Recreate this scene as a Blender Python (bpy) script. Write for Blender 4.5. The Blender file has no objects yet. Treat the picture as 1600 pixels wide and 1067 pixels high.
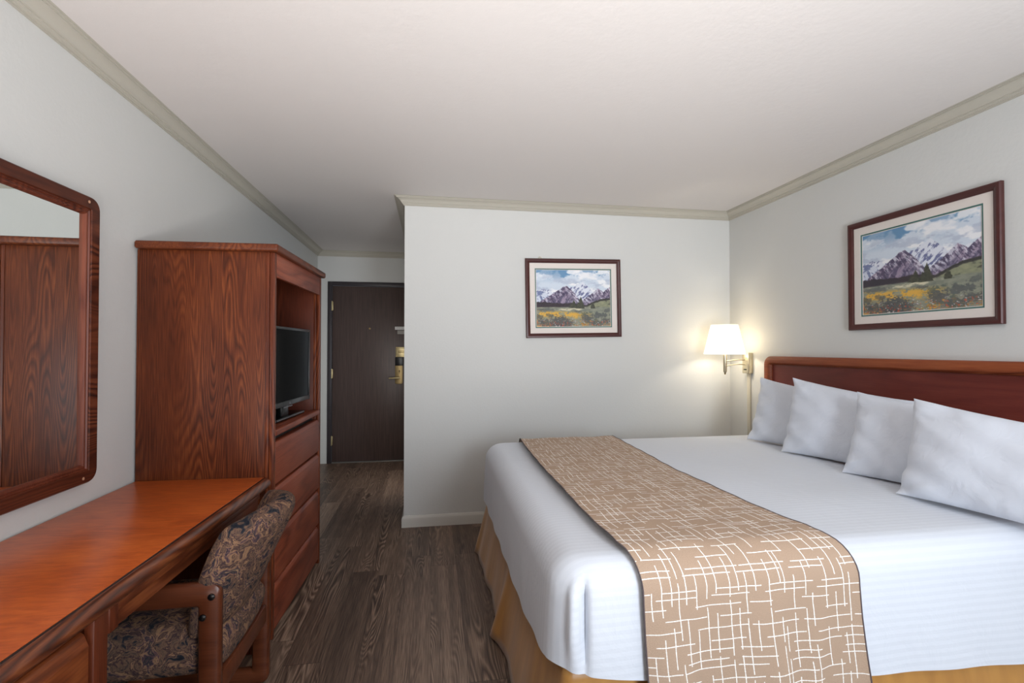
import bpy, bmesh, math, random
import numpy as np
from mathutils import Vector, Matrix

random.seed(4)
scene = bpy.context.scene
COL = scene.collection
R = math.radians

# ------------------------------------------------------------------ helpers
def lin(c):
    return tuple((x/12.92 if x <= .04045 else ((x+.055)/1.055)**2.4) for x in (v/255 for v in c)) + (1.0,)

class NT:
    """small wrapper that makes node graphs short to write"""
    def __init__(s, name):
        m = bpy.data.materials.new(name); m.use_nodes = True
        s.m = m; s.t = m.node_tree; s.n = s.t.nodes; s.l = s.t.links
        s.n.clear()
        s.out = s.n.new('ShaderNodeOutputMaterial')
        s.b = s.n.new('ShaderNodeBsdfPrincipled')
        s.l.new(s.b.outputs[0], s.out.inputs[0])
    def put(s, sock, v):
        if isinstance(v, bpy.types.NodeSocket): s.l.new(v, sock)
        elif v is not None: sock.default_value = v
    def math(s, op, a, b=None, c=None):
        n = s.n.new('ShaderNodeMath'); n.operation = op
        for i, v in enumerate((a, b, c)):
            if v is not None: s.put(n.inputs[i], v)
        return n.outputs[0]
    def obj(s):  return s.n.new('ShaderNodeTexCoord').outputs['Object']
    def uv(s):   return s.n.new('ShaderNodeTexCoord').outputs['UV']
    def map(s, v, scale=(1,1,1), loc=(0,0,0), rot=(0,0,0)):
        n = s.n.new('ShaderNodeMapping'); s.l.new(v, n.inputs[0])
        n.inputs['Location'].default_value = loc; n.inputs['Rotation'].default_value = rot; n.inputs['Scale'].default_value = scale
        return n.outputs[0]
    def sep(s, v):
        n = s.n.new('ShaderNodeSeparateXYZ'); s.l.new(v, n.inputs[0]); return n.outputs
    def comb(s, x=0., y=0., z=0.):
        n = s.n.new('ShaderNodeCombineXYZ')
        for i, v in enumerate((x, y, z)): s.put(n.inputs[i], v)
        return n.outputs[0]
    def noise(s, v, scale=5., detail=2., rough=.5, dist=0., col=False):
        n = s.n.new('ShaderNodeTexNoise'); s.l.new(v, n.inputs['Vector'])
        n.inputs['Scale'].default_value = scale; n.inputs['Detail'].default_value = detail
        n.inputs['Roughness'].default_value = rough; n.inputs['Distortion'].default_value = dist
        return n.outputs['Color' if col else 'Fac']
    def white(s, v):
        n = s.n.new('ShaderNodeTexWhiteNoise'); n.noise_dimensions = '3D'; s.l.new(v, n.inputs['Vector']); return n.outputs['Value']
    def ramp(s, f, stops, interp='LINEAR'):
        n = s.n.new('ShaderNodeValToRGB'); s.put(n.inputs[0], f); e = n.color_ramp.elements
        n.color_ramp.interpolation = interp
        while len(e) < len(stops): e.new(.5)
        for i, (p, c) in enumerate(stops):
            e[i].position = p; e[i].color = c if len(c) == 4 else lin(c)
        return n.outputs[0]
    def mix(s, f, a, b, mode='MIX'):
        n = s.n.new('ShaderNodeMix'); n.data_type = 'RGBA'; n.blend_type = mode
        s.put(n.inputs[0], f); s.put(n.inputs[6], a); s.put(n.inputs[7], b)
        return n.outputs[2]
    def bump(s, h, strength=.2, dist=.01):
        n = s.n.new('ShaderNodeBump'); s.put(n.inputs['Height'], h)
        n.inputs['Strength'].default_value = strength; n.inputs['Distance'].default_value = dist
        s.l.new(n.outputs[0], s.b.inputs['Normal']); return n.outputs[0]
    def set(s, **k):
        for a, v in k.items(): s.put(s.b.inputs[a.replace('_', ' ')], v)
        return s

def plain(name, rgb, rough=.5, metal=0., spec=.5, **k):
    g = NT(name); g.set(Base_Color=lin(rgb), Roughness=rough, Metallic=metal)
    g.b.inputs['Specular IOR Level'].default_value = spec
    for a, v in k.items(): g.b.inputs[a.replace('_', ' ')].default_value = v
    return g.m

class MB:
    """collects shapes into ONE mesh"""
    def __init__(s): s.bm = bmesh.new()
    def box(s, lo, hi, bev=0., seg=2, mat=None):
        lo = Vector(lo); hi = Vector(hi)
        M = Matrix.Translation((lo+hi)/2) @ Matrix.Diagonal((*(hi-lo), 1))
        if mat is not None: M = mat @ M
        t = bmesh.new(); bmesh.ops.create_cube(t, size=1, matrix=M)
        if bev > 0:
            bmesh.ops.bevel(t, geom=t.edges[:], offset=bev, segments=seg, profile=.5, affect='EDGES')
        s._join(t); return s
    def _join(s, t):
        me = bpy.data.meshes.new('tmp'); t.to_mesh(me); t.free(); s.bm.from_mesh(me); bpy.data.meshes.remove(me)
    def tube(s, pts, rad, n=12, cap=True):
        pts = [Vector(p) for p in pts]; rings = []
        rads = rad if isinstance(rad, (list, tuple)) else [rad]*len(pts)
        for i, p in enumerate(pts):
            d = (pts[min(i+1, len(pts)-1)] - pts[max(i-1, 0)]).normalized()
            a = Vector((0,0,1)) if abs(d.z) < .9 else Vector((1,0,0))
            u = d.cross(a).normalized(); w = d.cross(u)
            rings.append([s.bm.verts.new(p + (u*math.cos(k*math.tau/n) + w*math.sin(k*math.tau/n))*rads[i]) for k in range(n)])
        for a, b in zip(rings, rings[1:]):
            for k in range(n): s.bm.faces.new((a[k], a[(k+1)%n], b[(k+1)%n], b[k]))
        if cap:
            s.bm.faces.new(rings[0][::-1]); s.bm.faces.new(rings[-1])
        return s
    def grid(s, P, closed_u=False, closed_v=False):
        """P: array [nu][nv] of points"""
        nu, nv = len(P), len(P[0])
        V = [[s.bm.verts.new(P[i][j]) for j in range(nv)] for i in range(nu)]
        for i in range(nu if closed_u else nu-1):
            for j in range(nv if closed_v else nv-1):
                s.bm.faces.new((V[i][j], V[(i+1)%nu][j], V[(i+1)%nu][(j+1)%nv], V[i][(j+1)%nv]))
        return V
    def prism(s, poly, axis, a, b, bev=0., seg=2):
        """extrude a 2-D polygon along axis 0/1/2 from a to b; poly gives the two other coordinates in order"""
        t = bmesh.new()
        def pt(q, h):
            c = [q[0], q[1]]; c.insert(axis, h); return c
        A = [t.verts.new(pt(q, a)) for q in poly]; B = [t.verts.new(pt(q, b)) for q in poly]
        n = len(poly)
        t.faces.new(A); t.faces.new(B[::-1])
        for i in range(n): t.faces.new((A[i], B[i], B[(i+1)%n], A[(i+1)%n]))
        bmesh.ops.recalc_face_normals(t, faces=t.faces[:])
        if bev: bmesh.ops.bevel(t, geom=t.edges[:], offset=bev, segments=seg, profile=.5, affect='EDGES')
        s._join(t); return s
    def build(s, name, mat, parent=None, smooth=True, angle=40):
        bmesh.ops.recalc_face_normals(s.bm, faces=s.bm.faces[:])
        me = bpy.data.meshes.new(name); s.bm.to_mesh(me); s.bm.free()
        me.materials.append(mat)
        if smooth:
            me.polygons.foreach_set('use_smooth', [True]*len(me.polygons))
            me.set_sharp_from_angle(angle=R(angle))
        o = bpy.data.objects.new(name, me); COL.objects.link(o)
        if parent: o.parent = parent
        return o

def thing(name, label, cat, loc=(0,0,0), rot=(0,0,0), group=None):
    o = bpy.data.objects.new(name, None); COL.objects.link(o); o.empty_display_size = .1
    o.location = loc; o.rotation_euler = rot; tag(o, label, cat, group); return o
def tag(o, label, cat, group=None):
    o['label'] = label; o['category'] = cat
    if group: o['group'] = group
    return o
def struct(o):
    o['kind'] = 'structure'; return o

# ------------------------------------------------------------------ materials
def oak(name, grain='z', dark=(54,21,11), mid=(94,42,22), light=(132,68,37), rings=26., cross=5.5, along=.75, rough=.42, seed=0., fibre=.35, coat=.12, line=.6):
    g = NT(name); c = g.obj()
    idx = 'xyz'.index(grain)
    sc = [cross]*3; sc[idx] = along
    p = g.map(c, scale=sc, loc=(seed, seed*1.7, seed*.6))
    n = g.noise(p, 1., 1.2, .4, .1)
    sc2 = [190.]*3; sc2[idx] = 7.
    fb = g.noise(g.map(c, scale=sc2), 1., 2., .6)
    sc4 = [60.]*3; sc4[idx] = 10.
    mid_n = g.noise(g.map(c, scale=sc4, loc=(seed, 0, 0)), 1., 2., .6)
    f = g.math('FRACT', g.math('ADD', g.math('MULTIPLY', n, rings), g.math('MULTIPLY', mid_n, .45)))
    ln = g.ramp(f, [(.0, (0,0,0)), (.40, (250,250,250)), (.72, (215,215,215)), (1., (0,0,0))])   # sharp early-wood line on one side
    sc3 = [6.]*3; sc3[idx] = 1.1
    blot = g.noise(g.map(c, scale=sc3, loc=(3+seed, 1, 2)), 1., 2., .5)
    mk = g.ramp(g.noise(g.map(c, scale=[q*.55 for q in sc3], loc=(8+seed, 4, 1)), 1., 1., .5), [(.38, (60,60,60)), (.6, (255,255,255))])
    v = g.math('MULTIPLY', g.math('SUBTRACT', ln, .55), g.math('MULTIPLY', mk, line))
    v = g.math('ADD', v, g.math('MULTIPLY', g.math('SUBTRACT', fb, .5), fibre*1.5))
    v = g.math('ADD', v, g.math('MULTIPLY', g.math('SUBTRACT', blot, .5), .7))
    v = g.math('ADD', v, .5)
    col = g.ramp(v, [(.08, dark), (.5, mid), (.95, light)])
    g.set(Base_Color=col, Roughness=rough); g.b.inputs['Coat Weight'].default_value = coat; g.b.inputs['Coat Roughness'].default_value = .35
    g.b.inputs['Specular IOR Level'].default_value = .22
    g.bump(fb, .06, .002)
    return g.m

M = {}
M['oak_v'] = oak('oak_vertical', 'z', cross=7)
M['oak_side'] = oak('oak_side_panel', 'z', (46,18,8), (92,42,20), (138,74,37), rings=40, cross=8., along=.75, seed=2.3, line=.42, coat=.05, fibre=.5)
M['oak_y'] = oak('oak_lengthwise', 'y', (50,20,10), (92,43,22), (136,74,40), seed=5.1)
M['oak_x'] = oak('oak_crosswise', 'x', seed=1.1)
M['oak_edge'] = oak('oak_desk_edge', 'y', (56,24,12), (100,48,25), (150,86,48), seed=6.6, rough=.3, coat=.6)
M['oak_drawer'] = oak('oak_drawer_front', 'y', (88,38,24), (128,62,41), (156,84,58), rings=14, cross=5, along=.9, seed=7.7, line=.45)
M['oak_dark'] = oak('oak_dark_inside', 'z', (44,16,8), (92,40,22), (124,62,36), rings=18, cross=6, along=1., seed=4.4)
M['oak_head'] = oak('headboard_panel', 'y', (84,33,27), (106,44,36), (126,58,46), rings=12, cross=5., along=.5, seed=9.2, rough=.45, fibre=.25, line=.25)
M['oak_mirror_v'] = oak('mirror_frame_vertical', 'z', (56,23,15), (98,46,30), (132,72,50), seed=3.2)
M['oak_mirror_h'] = oak('mirror_frame_level', 'y', (46,18,11), (86,40,24), (116,62,38), seed=6.2, line=.8)
M['oak_chair'] = oak('chair_wood', 'x', (66,30,16), (88,44,25), (110,60,36), rings=8, seed=8.2, rough=.32, line=.35, coat=.3)
M['mahogany'] = oak('picture_frame_wood', 'x', (56,24,22), (76,36,33), (94,48,44), rings=6, seed=2.2, rough=.28, fibre=.15, line=.2, coat=.4)

def laminate():
    g = NT('desktop_laminate'); c = g.obj()
    a = g.noise(g.map(c, scale=(14, 60, 1)), 1., 3., .6, .6)
    b = g.noise(g.map(c, scale=(5, 7, 1)), 1., 2., .5)
    v = g.math('ADD', g.math('MULTIPLY', a, .65), g.math('MULTIPLY', b, .45))
    g.set(Base_Color=g.ramp(v, [(.3, (148,62,24)), (.55, (186,86,34)), (.8, (212,108,46))]), Roughness=.33)
    return g.m
M['laminate'] = laminate()

def paint(name, rgb, bumpy=.12, scale=60., rough=.6):
    g = NT(name); c = g.obj()
    n = g.noise(c, scale, 3., .55)
    l = g.noise(c, 6., 2., .5)
    g.set(Base_Color=lin(rgb), Roughness=rough); g.b.inputs['Specular IOR Level'].default_value = .3
    g.bump(g.math('ADD', n, g.math('MULTIPLY', l, 1.4)), bumpy, .006)
    return g.m
M['wall'] = paint('wall_paint', (210,210,207))
M['ceiling'] = paint('ceiling_paint', (218,213,210), .15, 40)
M['trim'] = paint('trim_paint', (184,179,167), .0, 60, .45)
M['base'] = paint('baseboard_paint', (206,203,196), .0, 60, .45)

def floor_mat():
    g = NT('vinyl_plank_floor'); c = g.obj(); x, y, z = g.sep(c)
    W, L = .152, 1.22
    pi = g.math('FLOOR', g.math('DIVIDE', x, W))
    off = g.math('MULTIPLY', g.white(g.comb(pi, 3.3, 0.)), L)
    yy = g.math('DIVIDE', g.math('ADD', y, off), L)
    pj = g.math('FLOOR', yy)
    rnd = g.white(g.comb(pi, pj, 1.7)); rnd2 = g.white(g.comb(pj, pi, 8.1))
    px = g.math('ADD', g.math('MULTIPLY', x, 7.5), g.math('MULTIPLY', rnd, 40.))
    py = g.math('ADD', g.math('MULTIPLY', y, .85), g.math('MULTIPLY', rnd2, 30.))
    p = g.comb(px, py, 0.)
    n = g.noise(p, 1., 1.8, .45, .25)
    f = g.math('FRACT', g.math('MULTIPLY', n, 30.))
    tri = g.math('SUBTRACT', 1., g.math('ABSOLUTE', g.math('SUBTRACT', g.math('MULTIPLY', f, 2.), 1.)))
    # strongly figured only in places
    mk = g.ramp(g.noise(g.comb(g.math('MULTIPLY', px, .8), g.math('MULTIPLY', py, .8), 5.), 1., 1., .5), [(.46, (0,0,0)), (.62, (255,255,255))])
    fib = g.noise(g.comb(g.math('MULTIPLY', x, 230.), g.math('MULTIPLY', y, 6.), 0.), 1., 3., .6)
    band = g.noise(g.comb(g.math('MULTIPLY', px, 2.2), g.math('MULTIPLY', py, .5), 2.), 1., 2., .5)
    v = g.math('ADD', g.math('MULTIPLY', g.math('SUBTRACT', fib, .5), 1.05), .40)
    v = g.math('ADD', v, g.math('MULTIPLY', g.math('SUBTRACT', band, .5), .8))
    v = g.math('ADD', v, g.math('MULTIPLY', g.math('SUBTRACT', rnd, .5), .32))
    v = g.math('ADD', v, g.math('MULTIPLY', g.math('MULTIPLY', mk, g.math('SUBTRACT', tri, .5)), .62))
    col = g.ramp(v, [(.05, (60,46,39)), (.42, (104,84,71)), (.68, (138,115,98)), (1., (168,145,125))])
    # seams
    fx = g.math('FRACT', g.math('DIVIDE', x, W)); fy = g.math('FRACT', yy)
    sx = g.math('LESS_THAN', fx, .013); sy = g.math('LESS_THAN', fy, .0022)
    seam = g.math('MAXIMUM', sx, sy)
    col = g.mix(g.math('MULTIPLY', seam, .6), col, lin((36,29,26)))
    g.set(Base_Color=col, Roughness=.42); g.b.inputs['Specular IOR Level'].default_value = .4
    g.bump(fib, .08, .002)
    return g.m
M['floor'] = floor_mat()

def fabric_floral():
    g = NT('chair_floral_fabric'); c = g.obj()
    w = g.noise(c, 14., 2., .5, 0., True)
    n1 = g.n.new('ShaderNodeVectorMath'); n1.operation = 'MULTIPLY_ADD'
    g.l.new(w, n1.inputs[0]); n1.inputs[1].default_value = (.09,)*3; g.l.new(c, n1.inputs[2])
    p = n1.outputs[0]
    a = g.noise(p, 17., 4., .62, 1.0)
    b = g.noise(p, 20., 2., .6, 1.2)
    f = g.math('FRACT', g.math('MULTIPLY', b, 4.))
    base = g.ramp(a, [(.28, (24,27,36)), (.38, (48,50,58)), (.44, (128,100,82)), (.49, (62,48,56)), (.54, (164,128,98)), (.585, (100,76,80)), (.63, (44,48,58)), (.70, (168,136,108))])
    col = g.mix(g.ramp(f, [(.40, (0,0,0)), (.5, (90,90,90)), (.60, (0,0,0))]), base, lin((30,34,44)))
    fine = g.noise(c, 220., 2., .6)
    col = g.mix(.35, col, g.ramp(fine, [(.35, (30,28,30)), (.7, (160,140,120))]), 'OVERLAY')
    g.set(Base_Color=col, Roughness=.9); g.b.inputs['Specular IOR Level'].default_value = .15
    g.bump(fine, .25, .003)
    return g.m
M['floral'] = fabric_floral()

def linen(name, rgb, stripes=True):
    g = NT(name)
    h = None
    if stripes:
        v = g.sep(g.uv())[1]
        s = g.math('FRACT', g.math('MULTIPLY', v, 42.))
        h = g.ramp(s, [(.40, (0,0,0)), (.5, (255,255,255)), (.9, (255,255,255)), (1., (0,0,0))])
        col = g.mix(h, lin(tuple(x-4 for x in rgb)), lin(rgb))
        g.set(Base_Color=col)
    else:
        g.set(Base_Color=lin(rgb))
    c = g.obj()
    n = g.noise(c, 9. if stripes else 13., 4., .58, 1.2)
    hh = n if h is None else g.math('ADD', g.math('MULTIPLY', h, .05), n)
    g.set(Roughness=.8); g.b.inputs['Specular IOR Level'].default_value = .2
    g.b.inputs['Sheen Weight'].default_value = .15
    g.bump(hh, .18 if stripes else .3, .012)
    return g.m
M['sheet'] = linen('white_striped_sheet', (217,221,229))
M['pillow'] = linen('white_pillowcase', (217,221,230), False)

def satin():
    g = NT('gold_satin_skirt'); c = g.obj()
    n = g.noise(g.map(c, scale=(22, 22, 3)), 1., 2., .5)
    g.set(Base_Color=g.ramp(n, [(.2, (164,112,50)), (.8, (192,138,66))]), Roughness=.42)
    g.b.inputs['Sheen Weight'].default_value = .3
    g.bump(n, .1, .003)
    return g.m
M['satin'] = satin()

def runner_mat():
    g = NT('runner_crosshatch_fabric'); u, v, _ = g.sep(g.uv())
    def lines(a, b, sp, ln, seed):
        wob = g.math('MULTIPLY', g.math('SUBTRACT', g.noise(g.comb(g.math('MULTIPLY', a, 9.), g.math('MULTIPLY', b, 4.), seed), 1., 2., .5), .5), .010)
        b2 = g.math('ADD', b, wob)
        q = g.math('DIVIDE', b2, sp); bi = g.math('FLOOR', q); fr = g.math('FRACT', q)
        r = g.white(g.comb(bi, seed, 0.)); 
        r2 = g.white(g.comb(bi, seed+5., 2.))
        d = g.math('MULTIPLY', g.math('ABSOLUTE', g.math('SUBTRACT', fr, g.math('ADD', .2, g.math('MULTIPLY', r, .6)))), sp)
        rough = g.noise(g.comb(g.math('MULTIPLY', a, 260.), bi, seed), 1., 1., .5)
        th = g.math('ADD', .0004, g.math('MULTIPLY', rough, .0021))
        on = g.math('LESS_THAN', d, th)
        dash = g.math('FRACT', g.math('ADD', g.math('DIVIDE', a, ln), g.math('MULTIPLY', r2, 13.7)))
        cell = g.math('FLOOR', g.math('ADD', g.math('DIVIDE', a, ln), g.math('MULTIPLY', r2, 13.7)))
        lenr = g.white(g.comb(cell, bi, seed))
        dm = g.math('LESS_THAN', dash, g.math('ADD', .42, g.math('MULTIPLY', lenr, .55)))
        return g.math('MULTIPLY', on, dm)
    la = lines(v, u, .029, .17, 1.3); lb = lines(u, v, .029, .16, 4.9)
    m = g.math('MAXIMUM', la, lb)
    weave = g.noise(g.comb(g.math('MULTIPLY', u, 500.), g.math('MULTIPLY', v, 500.), 0.), 1., 1., .5)
    base = g.ramp(weave, [(.3, (164,139,118)), (.7, (188,162,140))])
    g.set(Base_Color=g.mix(m, base, lin((240,235,229))), Roughness=.8); g.b.inputs['Specular IOR Level'].default_value = .2
    g.bump(weave, .2, .002)
    return g.m
M['runner'] = runner_mat()
M['runner_edge'] = plain('runner_edging', (92,80,82), .8)

M['black_gloss'] = plain('black_gloss_plastic', (9,9,10), .28, spec=.3)
M['black_satin'] = plain('black_bezel_plastic', (20,20,21), .3, spec=.4)
M['screen'] = plain('tv_screen', (4,4,5), .15, spec=.04)
M['silver'] = plain('silver_edge', (130,130,134), .35, .8)
M['black_cap'] = plain('black_bolt_cap', (14,13,14), .25)
M['plug'] = plain('light_wood_plug', (196,150,120), .5)
M['brass'] = plain('brushed_brass', (190,174,132), .38, .8)
M['dark_brass'] = plain('aged_brass', (146,126,88), .42, .8)
M['nickel'] = plain('pale_nickel', (206,196,170), .28, .9)
M['cream'] = plain('cream_metal', (205,198,180), .45, .1)
M['mat_white'] = plain('mat_board', (228,219,212), .8)
M['mat_green'] = plain('mat_board_green', (70,112,106), .8)
M['grey_plastic'] = plain('grey_plastic', (150,146,140), .5)
M['white_card'] = plain('white_card', (222,220,218), .6)
M['ink'] = plain('grey_ink', (120,118,118), .7)
M['dark_gap'] = plain('recess_shade', (22,12,9), .8)
M['threshold'] = plain('metal_threshold', (150,146,140), .4, .7)
M['mirror'] = plain('mirror_silver', (226,230,228), .015, 1.)

def door_mat():
    g = NT('door_dark_brown'); c = g.obj()
    n = g.noise(g.map(c, scale=(90, 90, 3)), 1., 3., .6)
    b = g.noise(c, 3., 2., .5)
    g.set(Base_Color=g.ramp(n, [(.3, (64,50,47)), (.7, (84,67,62))]), Roughness=g.math('ADD', .36, g.math('MULTIPLY', b, .16)))
    return g.m
M['door'] = door_mat()
M['door_frame'] = plain('door_frame_paint', (52,46,50), .38)

def shade_mat():
    g = NT('lamp_shade_fabric')
    d = g.n.new('ShaderNodeBsdfTranslucent'); d.inputs[0].default_value = lin((250,243,228))
    e = g.n.new('ShaderNodeEmission'); e.inputs[0].default_value = lin((255,246,226)); e.inputs[1].default_value = 1.1
    g.set(Base_Color=lin((245,240,228)), Roughness=.8)
    a = g.n.new('ShaderNodeMixShader'); a.inputs[0].default_value = .5
    g.l.new(g.b.outputs[0], a.inputs[1]); g.l.new(d.outputs[0], a.inputs[2])
    s = g.n.new('ShaderNodeAddShader'); g.l.new(a.outputs[0], s.inputs[0]); g.l.new(e.outputs[0], s.inputs[1])
    g.l.new(s.outputs[0], g.out.inputs[0])
    return g.m
M['shade'] = shade_mat()

def glass_mat():
    g = NT('picture_glass')
    t = g.n.new('ShaderNodeBsdfTransparent'); gl = g.n.new('ShaderNodeBsdfGlossy'); gl.inputs['Roughness'].default_value = .05
    lw = g.n.new('ShaderNodeLayerWeight'); lw.inputs[0].default_value = .5
    f = g.math('ADD', .008, g.math('MULTIPLY', g.math('POWER', lw.outputs['Facing'], 5.), .8))
    m = g.n.new('ShaderNodeMixShader'); g.l.new(f, m.inputs[0]); g.l.new(t.outputs[0], m.inputs[1]); g.l.new(gl.outputs[0], m.inputs[2])
    g.l.new(m.outputs[0], g.out.inputs[0]); return g.m
M['glass'] = glass_mat()

def print_mat():
    g = NT('landscape_print')
    a = g.n.new('ShaderNodeAttribute'); a.attribute_name = 'Col'
    g.set(Base_Color=a.outputs['Color'], Roughness=.7); return g.m
M['print'] = print_mat()

# ------------------------------------------------------------------ room shell
XL, XR, YP, YD, YN, H = -1.29, 2.447, 3.70, 5.88, -1.25, 2.44
XH = -.198                     # hall side of the partition
def slab(name, lo, hi, mat): return struct(MB().box(lo, hi).build(name, mat, smooth=False))
slab('floor', (XL-.1, YN-.1, -.1), (XR+.1, YD+.1, 0), M['floor'])
slab('ceiling', (XL-.1, YN-.1, H), (XR+.1, YD+.1, H+.1), M['ceiling'])
slab('wall_left', (XL-.1, YN-.1, 0), (XL, YD+.1, H), M['wall'])
slab('wall_right', (XR, YN-.1, 0), (XR+.1, YP+.12, H), M['wall'])
slab('wall_partition', (XH, YP, 0), (XR, YP+.12, H), M['wall'])
w = MB(); w.box((XH, YP+.12, 0), (XH+.12, 4.35, H)); w.box((XH, 5.15, 0), (XH+.12, YD, H)); w.box((XH, 4.35, 2.05), (XH+.12, 5.15, H))
struct(w.build('wall_hall', M['wall'], smooth=False))          # unseen doorway added for the hall fill light
# door wall with the opening of the door, near wall with the window opening
DX0, DX1, DZ = -1.178, -.215, 2.092
w = MB(); w.box((XL, YD, 0), (DX0, YD+.1, H)); w.box((DX1, YD, 0), (XH+.12, YD+.1, H)); w.box((DX0, YD, DZ), (DX1, YD+.1, H))
struct(w.build('wall_far', M['wall'], smooth=False))
WX0, WX1, WZ0, WZ1 = .72, 1.62, .55, 2.12
w = MB(); w.box((XL, YN-.1, 0), (WX0, YN, H)); w.box((WX1, YN-.1, 0), (XR, YN, H))
w.box((WX0, YN-.1, 0), (WX1, YN, WZ0)); w.box((WX0, YN-.1, WZ1), (WX1, YN, H))
struct(w.build('wall_near', M['wall'], smooth=False))
win = struct(bpy.data.objects.new('window_1', None)); COL.objects.link(win); win.location = (WX0, YN, WZ0)
w = MB()
for lo, hi in (((0,-.09,0), (.05,-.03,WZ1-WZ0)), ((WX1-WX0-.05,-.09,0), (WX1-WX0,-.03,WZ1-WZ0)), ((.05,-.09,0), (WX1-WX0-.05,-.03,.05)),
               ((.05,-.09,WZ1-WZ0-.05), (WX1-WX0-.05,-.03,WZ1-WZ0)), (((WX1-WX0)/2-.025,-.09,.05), ((WX1-WX0)/2+.025,-.03,WZ1-WZ0-.05))):
    w.box(lo, hi, .004)
w.build('window_frame', M['base'], win)
MB().box((.05,-.065,.05), (WX1-WX0-.05,-.06,WZ1-WZ0-.05)).build('pane', M['glass'], win, smooth=False)

# crown moulding and baseboards: a profile swept along each wall, mitred at the corners
CROWN = [(0,.058),(.008,.058),(.008,.052),(.014,.051),(.015,.046),(.021,.044),(.021,.039),(.026,.037),(.031,.028),(.040,.019),(.052,.013),(.059,.011),(.059,.006),(.067,.005),(.067,.001),(.075,0),(0,0)]
BASE = [(0,0),(.015,0),(.015,.062),(.012,.072),(.007,.079),(.006,.083),(0,.083)]
LOOP = [(XL,YN),(XL,YD),(XH,YD),(XH,YP),(XR,YP),(XR,YN)]     # inside of the room, clockwise
def sweep(name, i, prof, base_z, sign, mat):
    n = len(LOOP); p = [Vector(q) for q in LOOP]
    a, b = p[i], p[(i+1)%n]; prv, nxt = p[i-1], p[(i+2)%n]
    nrm = lambda d: Vector((d.y, -d.x)).normalized()           # to the right of travel = into the room
    d0, d1, d2 = (a-prv), (b-a), (nxt-b)
    def miter(da, db):
        na, nb = nrm(da), nrm(db); m = na+nb; return m/ (m.dot(na))
    ma, mb = miter(d0, d1), miter(d1, d2)
    t = MB()
    A = [t.bm.verts.new((*(a+ma*o), base_z+sign*h)) for o, h in prof]; B = [t.bm.verts.new((*(b+mb*o), base_z+sign*h)) for o, h in prof]
    k = len(prof)
    for j in range(k): t.bm.faces.new((A[j], B[j], B[(j+1)%k], A[(j+1)%k]))
    t.bm.faces.new(A); t.bm.faces.new(B[::-1])
    return struct(t.build(name, mat, angle=24))
for k, i in enumerate(range(6)):
    sweep('trim_%d' % (k+1), i, CROWN, H, -1, M['trim'])
for nm, i in (('left',0),('hall',2),('partition',3),('right',4),('near',5)):
    sweep('baseboard_'+nm, i, BASE, 0, 1, M['base'])

# ------------------------------------------------------------------ entry door
door = struct(bpy.data.objects.new('door_1', None)); COL.objects.link(door); door.location = (0, YD, 0)
f = MB()
fw = .046
f.box((DX0,-.012,0), (DX0+fw,.06,DZ), .003); f.box((DX1-fw,-.012,0), (DX1,.06,DZ), .003); f.box((DX0+fw,-.012,DZ-fw), (DX1-fw,.06,DZ), .003)
f.build('door_frame', M['door_frame'], door)
dx0, dx1, dz1 = DX0+fw+.003, DX1-fw-.003, DZ-fw-.003
leaf = MB().box((dx0,.012,.012), (dx1,.055,dz1), .002).build('door_leaf', M['door'], door)
MB().box((dx0,-.01,0), (dx1,.06,.009), .002).build('threshold', M['threshold'], door)
for z in (1.81, 1.03, .26):
    h = MB(); h.box((dx0-.006,-.004,z-.05), (dx0+.010,.016,z+.05), .002)
    h.tube([(dx0-.001,-.006,z-.055), (dx0-.001,-.006,z+.055)], .007, 10)
    h.build('hinge', M['brass'], door)
HX = -.352
p = MB(); p.box((HX-.062,.004,1.218), (HX+.06,.014,1.338), .004)
dbp = p.build('deadbolt_plate', M['brass'], door)
q = MB(); q.box((HX-.03,-.002,1.268), (HX+.06,.006,1.276), .002); q.box((HX-.03,-.002,1.284), (HX+.06,.006,1.292), .002); q.box((HX-.034,-.002,1.268), (HX-.028,.006,1.292), .002)
q.build('card_slot', M['dark_brass'], dbp)
for sx, sz in ((-.05,1.326),(-.05,1.230),(.05,1.326),(.05,1.230)):
    MB().tube([(HX+sx,.0045,sz), (HX+sx,.001,sz)], .006, 10).build('screw', M['dark_brass'], dbp)
MB().box((HX-.068,.003,1.118), (HX+.028,.013,1.218), .003).build('lock_spacer', M['black_satin'], door)
pts = [(HX-.068,1.118),(HX+.020,1.118),(HX+.020,.915)] + [(HX-.024+.044*math.cos(a), .915-.016*math.sin(a)) for a in np.linspace(.2, math.pi-.2, 7)] + [(HX-.068,.915)]
hp = MB().prism(pts, 1, .002, .013, .002).build('handle_plate', M['dark_brass'], door)
lv = MB(); lv.tube([(HX-.02,.002,.974), (HX-.02,-.045,.974)], .011, 12); lv.tube([(HX-.012,-.045,.976),(HX-.06,-.048,.975),(HX-.135,-.046,.972)], [.011,.010,.009], 12)
lv.build('lever_handle', M['brass'], hp)
kh = MB(); kh.tube([(HX-.018,.003,1.055),(HX-.018,-.002,1.055)], .008, 12); kh.box((HX-.021,-.001,1.028), (HX-.015,.003,1.052))
kh.build('keyhole', M['dark_gap'], hp)
cd = MB().box((HX-.072,.006,1.54), (HX+.06,.010,1.576), .001).build('door_card', M['white_card'], door)
tx = MB()
for r_, zz in enumerate((1.566, 1.556)):
    xx = HX-.052
    while xx < HX+.05:
        l = random.uniform(.006,.02); tx.box((xx,.0050,zz-.0015), (xx+l,.0062,zz+.0015)); xx += l+.005
tx.build('card_text', M['ink'], cd)
MB().box((HX-.044,.0,1.488), (HX+.04,.0115,1.533), .004).build('door_latch', M['grey_plastic'], door)
MB().tube([(-.710,.012,1.552), (-.710,.004,1.552)], .011, 14).build('peephole', M['dark_brass'], door)

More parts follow.
